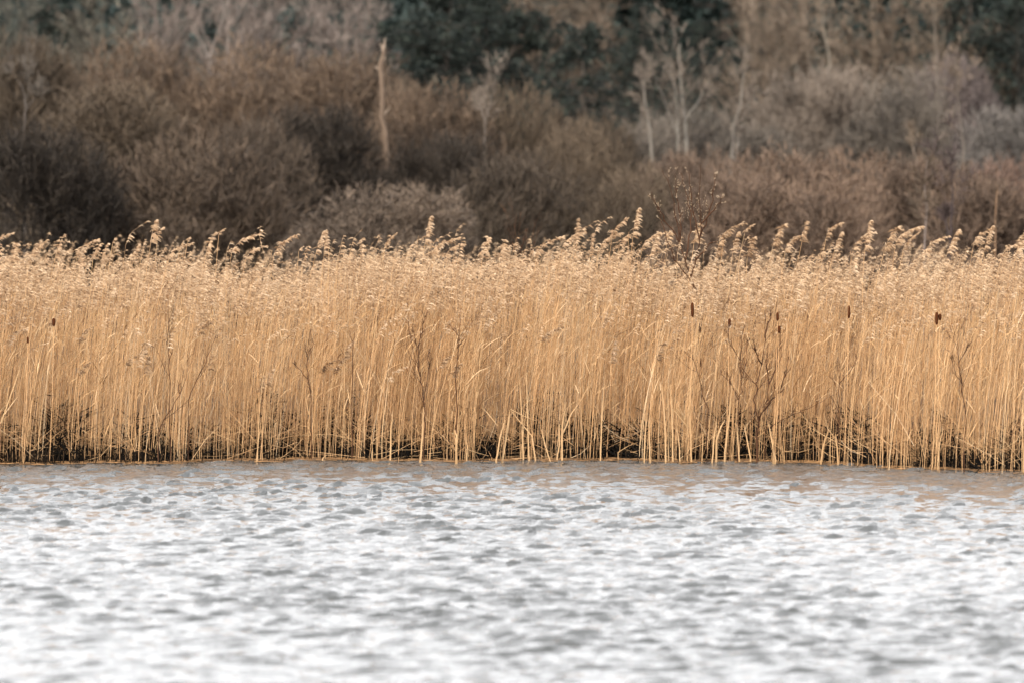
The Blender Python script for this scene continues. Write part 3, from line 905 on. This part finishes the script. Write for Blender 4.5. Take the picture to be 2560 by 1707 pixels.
def tree_variant(seed, h=11.0, l0=34, l1=7, l2=8, spread=.34, clear=.3, fine=.014, trad=.14, ang=.75, white=False, fork=0):
    """bare broadleaf tree: tapered trunk, limbs, twig sprays"""
    r = np.random.default_rng(seed)
    P = grow(r, np.zeros((1, 3)), np.array([[r.normal(0, .05), r.normal(0, .05), 1.0]]), np.array([h * .92]), 12, .12, .05)
    R = (trad * np.linspace(1, .16, 12) ** 1.1)[None]
    tr = Geo().tubes(P, R, 9, .55)
    L = np.array([h])
    if fork:
        sF, dF, lF, rF = sprout(r, P, R, fork, .12, .35, .28, .72, L)
        PF = grow(r, sF, dF, lF, 12, .14, .05)
        RF = (rF * .7)[:, None] * np.linspace(1, .18, 12)[None]
        tr.tubes(PF, RF, 8, .6)
        P = np.concatenate([P, PF]); R = np.concatenate([R, RF]); L = np.concatenate([L, lF])
    cr = Geo()
    s0, d0, le0, r0 = sprout(r, P, R, max(6, l0 // len(P)), clear, .98, ang, spread, L)
    P0 = grow(r, s0, d0, le0, 7, .10, .09)
    R0 = np.minimum(r0 * .55, trad * .4)[:, None] * np.linspace(1, .3, 7)[None]
    cr.tubes(P0, R0, 4, r.uniform(.2, .8, len(P0)))
    s1, d1, le1, r1 = sprout(r, P0, R0, l1, .2, 1.0, .6, .45, le0)
    P1 = grow(r, s1, d1, le1, 5, .12, .10)
    R1 = np.maximum(np.minimum(r1 * .6, .02), .006)[:, None] * np.linspace(1, .4, 5)[None]
    cr.tubes(P1, R1, 3, r.uniform(.1, .85, len(P1)))
    s2, d2, le2, _ = sprout(r, P1, R1, l2, .15, 1.0, .6, .55, le1)
    le2 = np.maximum(le2, .4)
    P2 = grow(r, s2, d2, le2, 4, .12, .13)
    n = len(P2)
    side = norm(np.cross(P2[:, -1] - P2[:, 0], r.normal(0, 1, (n, 3))))
    cr.ribbons(P2, (fine * r.uniform(.6, 1.3, n))[:, None] * np.array([[1, .9, .7, .35]]), side, np.clip(r.normal(.5, .25, n), 0, 1))
    return tr.mesh('tree_trunk', M['bark'] if white else M['twig'], True), cr.mesh('tree_twigs', M['twig']), dims(tr, cr), (tr, cr)


def evergreen_variant(seed, h=12.0, w=8.0, flat=.15, n0=120, leaf=.15):
    """dark evergreen: trunk, tiers of limbs, needle sprays"""
    r = np.random.default_rng(seed)
    P = grow(r, np.zeros((1, 3)), UP[None], np.array([h * .95]), 10, .2, .03)
    R = (.2 * np.linspace(1, .12, 10))[None]
    tr = Geo().tubes(P, R, 8, .3)
    t = r.uniform(.04, .98, n0)
    base = np.stack([np.interp(t * 9, np.arange(10), P[0, :, c]) for c in range(3)], -1)
    az = r.uniform(0, 6.283, n0)
    Lb = w / 2 * np.interp(t, [0, .15, .5, 1], [.75, 1, .85, .12]) * r.uniform(.45, 1.3, n0)
    el = r.normal(flat, .18, n0)
    d = np.stack([np.cos(az) * np.cos(el), np.sin(az) * np.cos(el), np.sin(el)], -1)
    P0 = grow(r, base, d, Lb, 7, .0, .10)
    R0 = np.full((n0, 1), .035) * np.linspace(1, .25, 7)[None]
    tr.tubes(P0, R0, 4, r.uniform(0, .5, n0))
    s1, d1, le1, _ = sprout(r, P0, R0, 12, .15, 1.0, .8, .34, Lb)
    le1 = np.maximum(le1, .35)
    P1 = grow(r, s1, d1, le1, 5, -.02, .12)
    cr = Geo()
    cr.tubes(P1, np.full((len(P1), 1), .009) * np.linspace(1, .4, 5)[None], 3, .15)
    per = 10
    idx = np.repeat(np.arange(len(P1)), per)
    tt = r.uniform(.1, 1, len(idx)); f = tt * 4; i = np.minimum(f.astype(int), 3); wv = (f - i)[:, None]
    b = P1[idx, i] * (1 - wv) + P1[idx, i + 1] * wv
    dirn = norm(P1[idx, i + 1] - P1[idx, i]) + r.normal(0, .7, (len(idx), 3))
    dirn = norm(dirn)
    e = b + dirn * (leaf * r.uniform(.7, 2.0, len(idx)))[:, None]
    side = norm(np.cross(dirn, r.normal(0, 1, (len(idx), 3))))
    clump = np.repeat(np.clip(r.normal(.5, .22, len(P1)), 0, 1), per)
    cr.ribbons(np.stack([b, (b + e) / 2, e], 1), (leaf * .28 * r.uniform(.7, 1.4, len(idx)))[:, None] * np.array([[.4, 1, .15]]), side, np.clip(clump + r.normal(0, .15, len(idx)), 0, 1))
    return tr.mesh('evergreen_trunk', M['twig'], True), cr.mesh('evergreen_needles', M['needle']), dims(tr, cr)


SHR = [shrub_variant(100 + i, 4, w_, lo_, sp_, up_) for i, (w_, lo_, sp_, up_) in enumerate([
    (4.6, 11, 3600, .5), (4.4, 9, 3500, .8), (5.2, 13, 3800, .4), (4.6, 12, 3600, 1.0), (5.0, 10, 3600, .6)])]
TRE = [tree_variant(200 + i, 11, l0, 7, 8, sp, cl, .015, .12, an)[:3] for i, (l0, sp, cl, an) in enumerate([
    (44, .34, .12, .7), (50, .30, .10, .55), (46, .38, .15, .85)])]
EVG = [evergreen_variant(400, 12, 7.5, .25), evergreen_variant(401, 11, 9.5, .02, 95), evergreen_variant(402, 12, 8, .4, 120)]


def place(name, var, px, top, wpx, Y, color, label, cat, group, seed=None, trunk_color=None, parts=('trunk', 'crown')):
    X = (px - 1280) * S * Y
    zt = HC - (top - HOR) * S * Y
    g0 = float(ground(X, Y)) + .03
    me_t, me_c, (h, w) = var
    sz = (zt - g0) / h
    sx = wpx * S * Y / w
    rr = random.Random(seed if seed is not None else int(px * 13 + top * 7 + Y))
    root = thing(name, (X, Y, g0), label, cat, group)
    root.rotation_euler = (0, 0, rr.uniform(0, 6.283))
    root.scale = (sx, sx, sz)
    for nm, me, c in ((parts[0], me_t, trunk_color or color), (parts[1], me_c, color)):
        o = link(nm, me, root)
        o.color = (*c, 1)
        if nm == parts[1]:
            o['kind'] = 'stuff'
    return root


BR = (.086, .064, .044)      # brown scrub
RB = (.104, .073, .050)      # reddish brown
GT = (.160, .130, .104)      # grey tan
GR = (.105, .089, .073)      # grey
DK = (.032, .025, .019)      # dark twigs, shade of the thicket hollows put into their colour
PP = (.125, .100, .092)      # purplish
TN = (.165, .126, .092)      # tan
SC = (.130, .090, .064)     # tan scrub band
G_SC = 'bare shrubs behind the reeds'
shr_list = [
    (3, 110, 340, 470, 108, DK, 'dark tangled shrub at the lower left edge behind the reeds'),
    (1, 480, 370, 540, 110, (.080, .058, .041), 'reddish-brown dome shrub behind the reeds in the left quarter'),
    (2, 965, 482, 570, 105, (.118, .089, .066), 'low pale grey-tan bush right behind the reeds left of centre'),
    (0, 290, 235, 520, 124, BR, 'brown shrub above and behind the reddish dome at left'),
    (3, 20, 125, 480, 140, BR, 'tall brown shrub at the upper left edge'),
    (1, 330, 140, 480, 145, RB, 'tall brown shrub second from the upper left edge'),
    (4, 620, 150, 500, 143, RB, 'tall wide brown shrub left of the dead trunk'),
    (0, 860, 165, 420, 139, RB, 'tall brown shrub right behind the dead trunk'),
    (2, 1080, 232, 420, 131, RB, 'brown shrub just right of the dead trunk under the dark evergreens'),
    (1, 1290, 250, 360, 133, BR, 'brown shrub sloping down at the centre under the dark evergreens'),
    (4, 1450, 345, 360, 128, BR, 'brown shrub at the right foot of the sloping thicket'),
    (3, 1300, 410, 470, 115, (.066, .050, .036), 'dense low brown shrub behind the reeds right at the centre'),
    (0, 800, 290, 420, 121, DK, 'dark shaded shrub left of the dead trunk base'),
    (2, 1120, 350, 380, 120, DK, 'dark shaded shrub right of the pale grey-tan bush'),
    (1, 640, 330, 420, 118, (.068, .051, .037), 'brown shrub between the reddish dome and the dark shaded one'),
    (4, 1600, 440, 330, 113, BR, 'low shrub behind the willow sapling on its left'),
    (3, 1760, 400, 460, 118, SC, 'reddish scrub behind the willow sapling on its right'),
    (1, 1940, 405, 480, 116, SC, 'reddish scrub in the low band right of the curved birch'),
    (4, 2130, 410, 480, 117, SC, 'scrub in the low band below the big grey shrub'),
    (3, 2320, 415, 460, 115, SC, 'scrub in the low band around the dark thin trunk'),
    (1, 2510, 425, 340, 116, (.135, .088, .066), 'red-tinged scrub at the right edge behind the reeds'),
    (0, 1850, 455, 440, 109, SC, 'front low scrub clump right of the willow sapling'),
    (4, 2080, 465, 460, 108, SC, 'front low scrub clump above the lone cattail'),
    (3, 2440, 470, 460, 108, SC, 'front low scrub clump near the right edge'),
    (2, 2060, 185, 400, 160, GT, 'big rounded grey-tan shrub right of the birches'),
    (4, 2260, 205, 380, 156, GR, 'big rounded grey shrub second from the right'),
    (0, 2530, 285, 330, 148, (.125, .112, .10), 'pale blue-grey shrub at the right edge'),
    (1, 2380, 165, 260, 170, PP, 'purplish twiggy crown at upper right'),
    (4, 1640, 330, 300, 150, GR, 'grey shrub at the foot of the birches'),
    (0, 1880, 330, 300, 152, GR, 'grey shrub behind the curved birch'),
    (2, 1740, 290, 380, 160, GR, 'grey shrub filling the gap behind the pale trunks'),
    (3, 1500, 310, 330, 150, BR, 'brown shrub under the spreading evergreen'),
]
for vi, px, top, wpx, Y, c, lab in shr_list:
    place('bare_shrub', SHR[vi], px, top, wpx, Y, c, lab, 'shrub', G_SC, parts=('stems', 'twigs'))

PK = (.20, .162, .138)
tree_list = [
    (0, 60, -70, 330, 178, (.11, .105, .085), 'grey-green bare tree at the top left corner'),
    (1, 230, -50, 300, 182, (.13, .115, .09), 'grey bare tree second from the top left corner'),
    (2, 400, -60, 300, 186, PK, 'pale pinkish bare tree, leftmost of the pale row at the top'),
    (0, 540, -80, 300, 184, PK, 'pale pinkish bare tree, second of the pale row at the top'),
    (1, 690, -60, 300, 186, PK, 'pale pinkish bare tree, third of the pale row at the top'),
    (2, 850, -70, 320, 188, PK, 'pale pinkish bare tree, last of the pale row, beside the dark evergreen'),
    (1, 1380, -60, 300, 205, TN, 'tan bare tree between the two dark evergreens at the top'),
    (0, 1530, -80, 320, 207, TN, 'tan bare tree behind the spreading dark evergreen'),
    (2, 1880, -70, 320, 190, TN, 'tan bare tree right of the tall birch at the top'),
    (0, 2040, -60, 320, 193, TN, 'tan bare tree in the middle of the right half at the top'),
    (1, 2190, -80, 300, 190, TN, 'tan bare tree left of the dark evergreen at the top right'),
    (2, 2330, -30, 260, 186, TN, 'slim tan bare tree before the dark evergreen at the top right'),
    (1, 2480, 60, 220, 184, TN, 'tan bare tree near the right edge before the evergreen'),
]
for vi, px, top, wpx, Y, c, lab in tree_list:
    place('bare_tree', TRE[vi], px, top, wpx, Y, c, lab, 'tree', 'bare trees behind the thicket')

WB = (.21, .19, .16)


def poly_tree(name, stem_list, Y, wpx, label, group, seed, bark, twigc, per=(9, 5, 6), twl=.34, mat='bark'):
    """a tree whose stems follow given lines; limbs and twigs are grown from them"""
    r = np.random.default_rng(seed)
    b = at(*stem_list[0][0], Y)
    g0 = float(ground(b[0], Y)) + .02
    o = np.array([b[0], Y, g0])
    root = thing(name, o, label, 'tree', group)
    tr, cr = Geo(), Geo()
    rad0 = .72 * wpx * S * Y / 2
    for si, pts in enumerate(stem_list):
        W = np.array([at(x_, y_, Y) for x_, y_ in pts])
        W[:, 1] += np.linspace(0, r.normal(0, .5), len(W))
        if si == 0:
            W = np.vstack([o, W])
        n = len(W); t = np.linspace(0, n - 1, (n - 1) * 5 + 1)
        P = np.stack([np.interp(t, np.arange(n), W[:, c]) for c in range(3)], -1) - o
        P[1:-1] += r.normal(0, rad0 * .22, P[1:-1].shape)
        rr = rad0 * (1.1 if si == 0 else .75 if si == 1 else .45) * np.linspace(1, .3, len(P)) * (1 + r.normal(0, .07, len(P)))
        tr.tubes(P[None], rr[None], 8, .5)
        L = np.array([np.linalg.norm(P[-1] - P[0])])
        s1, d1, l1, r1 = sprout(r, P[None], rr[None], per[0], .4, 1.0, .6, twl, L)
        P1 = grow(r, s1, d1, l1, 6, .12, .10)
        R1 = np.minimum(r1 * .4, rad0 * .22)[:, None] * np.linspace(1, .3, 6)[None]
        cr.tubes(P1, R1, 4, r.uniform(.3, .9, len(P1)))
        s2, d2, l2, r2 = sprout(r, P1, R1, per[1], .2, 1.0, .6, .5, l1)
        P2 = grow(r, s2, d2, l2, 4, .10, .12)
        cr.tubes(P2, np.minimum(r2 * .6, .012)[:, None] * np.linspace(1, .4, 4)[None], 3, r.uniform(.2, .9, len(P2)))
        s3, d3, l3, _ = sprout(r, P2, np.ones(P2.shape[:2]), per[2], .2, 1.0, .6, .6, l2)
        l3 = np.maximum(l3, .2)
        P3 = grow(r, s3, d3, l3, 3, .08, .12)
        m_ = len(P3)
        side = norm(np.cross(P3[:, -1] - P3[:, 0], r.normal(0, 1, (m_, 3))))
        cr.ribbons(P3, (.006 * r.uniform(.6, 1.3, m_))[:, None] * np.array([[1, .8, .4]]), side, np.clip(r.normal(.55, .25, m_), 0, 1))
    ob = link('trunk', tr.mesh('trunk', M[mat], True), root); ob.color = (*bark, 1)
    ob = link('crown', cr.mesh('crown', M['twig']), root, kind='stuff'); ob.color = (*twigc, 1)


G_B = 'pale-stemmed trees'
poly_tree('birch_tree', [[(1712, 480), (1717, 390), (1712, 300), (1702, 210), (1697, 150), (1700, 110)],
                         [(1700, 470), (1694, 380), (1692, 300), (1690, 240), (1672, 180)], [(1692, 330), (1650, 230), (1615, 140)], [(1712, 300), (1750, 250), (1780, 180)]],
          146, 12, 'tall pale birch with twin stems right of the dark evergreens', G_B, 301, WB, GT)
poly_tree('birch_tree', [[(1632, 480), (1628, 375), (1621, 300), (1612, 240), (1608, 200)]], 145, 11, 'slender pale birch left of the twin-stemmed one', G_B, 302, (.20, .175, .145), GT, (10, 6, 6), .2)
poly_tree('birch_tree', [[(1826, 480), (1828, 400), (1832, 320), (1850, 260), (1857, 180)], [(1834, 420), (1842, 370), (1850, 330), (1876, 240)]], 143, 11,
          'birch with curved pale trunk right of the twin-stemmed one', G_B, 303, (.21, .185, .155), GT, (12, 6, 6), .22)
poly_tree('birch_tree', [[(1208, 440), (1212, 350), (1215, 300), (1228, 250), (1245, 205)], [(1214, 310), (1202, 270), (1192, 225)]], 127, 8,
          'small pale birch with V-shaped top in the thicket at the centre', G_B, 304, (.17, .14, .115), GT, (9, 5, 6), .25)
poly_tree('birch_tree', [[(2082, 230), (2075, 150), (2062, 80), (2055, -20)]], 168, 9, 'thin pale trunk high among the tan trees at right', G_B, 305, (.18, .15, .115), TN)
poly_tree('birch_tree', [[(2405, 430), (2408, 370), (2398, 300), (2388, 220), (2385, 150)], [(2300, 430), (2285, 380), (2278, 320)]], 138, 7,
          'pale thin tree in front of the big grey shrubs at right', G_B, 306, (.18, .15, .12), TN, (10, 5, 6), .2)
poly_tree('birch_tree', [[(2345, 300), (2342, 220), (2338, 120), (2332, 20)]], 165, 8, 'straight pale trunk below the purplish crown at upper right', G_B, 307, (.17, .14, .11), TN, (12, 6, 6), .22)
poly_tree('birch_tree', [[(522, 180), (528, 130), (545, 80), (560, 20)], [(525, 150), (500, 100), (488, 50)]], 158, 9, 'pale forked tree rising behind the left thicket', G_B, 308, (.17, .14, .12), PK)
poly_tree('birch_tree', [[(795, 190), (795, 150), (788, 100), (775, 50)], [(795, 150), (812, 90), (815, 30)]], 158, 9, 'second pale forked tree behind the left thicket nearer the dead trunk', G_B, 309, (.16, .135, .115), PK)
poly_tree('birch_tree', [[(62, 340), (64, 270), (60, 235), (50, 205)], [(66, 275), (90, 245), (100, 225)]], 117, 6, 'grey forked stem inside the thicket near the left edge', G_B, 310, (.12, .10, .085), GR, (7, 5, 5), .3)
poly_tree('thin_tree', [[(2375, 640), (2378, 560), (2383, 480), (2380, 420), (2392, 330)], [(2374, 600), (2366, 555), (2364, 520)]], 101, 8,
          'dark thin tree with knobbly trunk behind the reeds at right', 'thin trees at right', 311, (.045, .034, .034), (.075, .055, .05), (9, 6, 6), .2)
poly_tree('thin_tree', [[(2310, 640), (2318, 520), (2313, 470), (2322, 400)]], 101, 6, 'grey-brown thin stem left of the dark knobbly one', 'thin trees at right', 312, (.20, .16, .14), BR, (9, 5, 5), .2)
poly_tree('thin_tree', [[(2488, 640), (2488, 540), (2493, 465)]], 102, 6, 'orange-tan thin stem behind the reeds near the right edge', 'thin trees at right', 313, (.33, .20, .115), RB, (4, 4, 4), .15)

EG = (.030, .038, .032)
evg = [
    (0, 1085, -60, 400, 176, EG, 'dark evergreen tree left of the pair at the top centre'),
    (2, 1225, -110, 360, 180, EG, 'tall dark evergreen tree right of the pair at the top centre'),
    (1, 1450, 70, 470, 170, EG, 'dark evergreen with spreading level branches right of centre'),
    (2, 1600, 20, 240, 188, EG, 'dark evergreen behind the white birch'),
    (0, 2410, -120, 320, 186, EG, 'dark evergreen tree near the top right corner'),
    (2, 2550, -100, 340, 184, EG, 'dark evergreen tree in the top right corner'),
    (1, 120, 10, 330, 184, (.045, .055, .046), 'grey-green evergreen in the top left corner'),
    (0, 1900, 60, 260, 205, EG, 'dark evergreen half hidden behind tan trees right of the birches'),
    (2, 2180, 60, 280, 204, EG, 'dark evergreen half hidden behind tan trees in the right quarter'),
    (1, 1760, 60, 240, 202, EG, 'dark evergreen half hidden behind the birch crowns'),
    (1, 1335, 40, 300, 180, EG, 'dark evergreen between the pair and the spreading one'),
]
for vi, px, top, wpx, Y, c, lab in evg:
    place('evergreen_tree', EVG[vi], px, top, wpx, Y, c, lab, 'tree', 'dark evergreens', trunk_color=(.09, .075, .06))


# dead broken trunk
def snag():
    Y = 122.0
    pts = [(958, 520), (962, 440), (966, 400), (963, 330), (955, 300), (957, 230), (953, 190), (950, 165), (958, 140), (960, 122)]
    W = np.array([at(a_, b_, Y) for a_, b_ in pts])
    o = np.array([W[0, 0], Y, float(ground(0, Y))])
    W = np.vstack([o, W]) - o
    n = len(W); t = np.linspace(0, n - 1, 60)
    P = np.stack([np.interp(t, np.arange(n), W[:, c]) for c in range(3)], -1)
    r = np.random.default_rng(9)
    R = np.interp(t / (n - 1), [0, .3, .6, .82, .9, 1], [.085, .058, .052, .047, .036, .025])
    R *= 1 + r.normal(0, .09, 60)
    g = Geo().tubes(P[None], R[None], 10, .5)
    root = thing('dead_trunk', o, 'tall broken dead trunk of bare orange-tan wood standing in the thicket', 'dead tree')
    ob = link('trunk', g.mesh('trunk', M['bark'], True), root); ob.color = (.155, .108, .075, 1)
    g = Geo()
    sp = np.array([[P[-1], P[-1] + [.03, 0, .22]], [P[-3], P[-3] + [-.07, 0, .16]], [P[44], P[44] + [-.12, 0, .10]], [P[30], P[30] + [.18, 0, .22]], [P[48], P[48] + [.12, .02, .14]]])
    g.tubes(sp, np.tile(np.array([[.035, .008]]), (len(sp), 1)), 5, .7)
    ob = link('broken_branches', g.mesh('broken_branches', M['bark']), root); ob.color = (.25, .19, .14, 1)


snag()


# far wood on the hillside, one mass
def far_wood():
    r = np.random.default_rng(88)
    base = [tree_variant(500 + i, 11, 20, 4, 5, .38, .06, .042, .13, .7)[3] for i in range(3)]
    tr, cr = Geo(), Geo()
    for i in range(46):
        Y = r.uniform(215, 300)
        X = r.uniform(-.125, .125) * Y
        b = base[i % 3]
        yaw = r.uniform(0, 6.283); c, s_ = math.cos(yaw), math.sin(yaw); sc = r.uniform(.8, 1.15)
        rot = np.array([[c, -s_, 0], [s_, c, 0], [0, 0, 1]]) * sc
        dt = r.normal(0, .12)
        for src, dst in ((b[0], tr), (b[1], cr)):
            v, q, t, a_ = src.arrays()
            dst.add(v @ rot.T + [X, Y, float(ground(X, Y))], q=q, t=t, a=np.clip(a_ + dt, 0, 1))
    root = thing('far_wood', (0, 250, 0), 'hazy mass of bare woodland on the far hillside', 'woodland')
    root['kind'] = 'stuff'
    for nm, g in (('trunks', tr), ('twigs', cr)):
        o = link(nm, g.mesh(nm, M['twig']), root, kind='stuff'); o.location = (0, -250, 0)
        o.color = (.17, .135, .105, 1)
    root = thing('far_evergreens', (0, 250, 0), 'dark evergreen undergrowth filling the gaps of the far hillside wood', 'woodland')
    root['kind'] = 'stuff'
    g = Geo()
    src = [(np.array([v.co[:] for v in e[1].vertices]), np.array([p.vertices[:] for p in e[1].polygons])) for e in EVG[:2]]
    for i in range(34):
        Y = r.uniform(205, 262); X = -.115 * Y + .23 * Y * ((i + r.random()) / 34)
        v, q = src[i % 2]
        pick = r.random(len(q)) < .055
        sc = np.array([1.1, 1.1, r.uniform(.5, .95)])
        P = v[q[pick]] * sc; c_ = P.mean(1, keepdims=True)
        P = c_ + (P - c_) * 3.6 + [X, Y, float(ground(X, Y))]
        g.add(P, q=np.arange(len(P) * 4).reshape(-1, 4), a=float(r.uniform(.3, .7)))
    o = link('foliage', g.mesh('foliage', M['needle']), root, kind='stuff'); o.location = (0, -250, 0)
    o.color = (.034, .05, .044, 1)


far_wood()
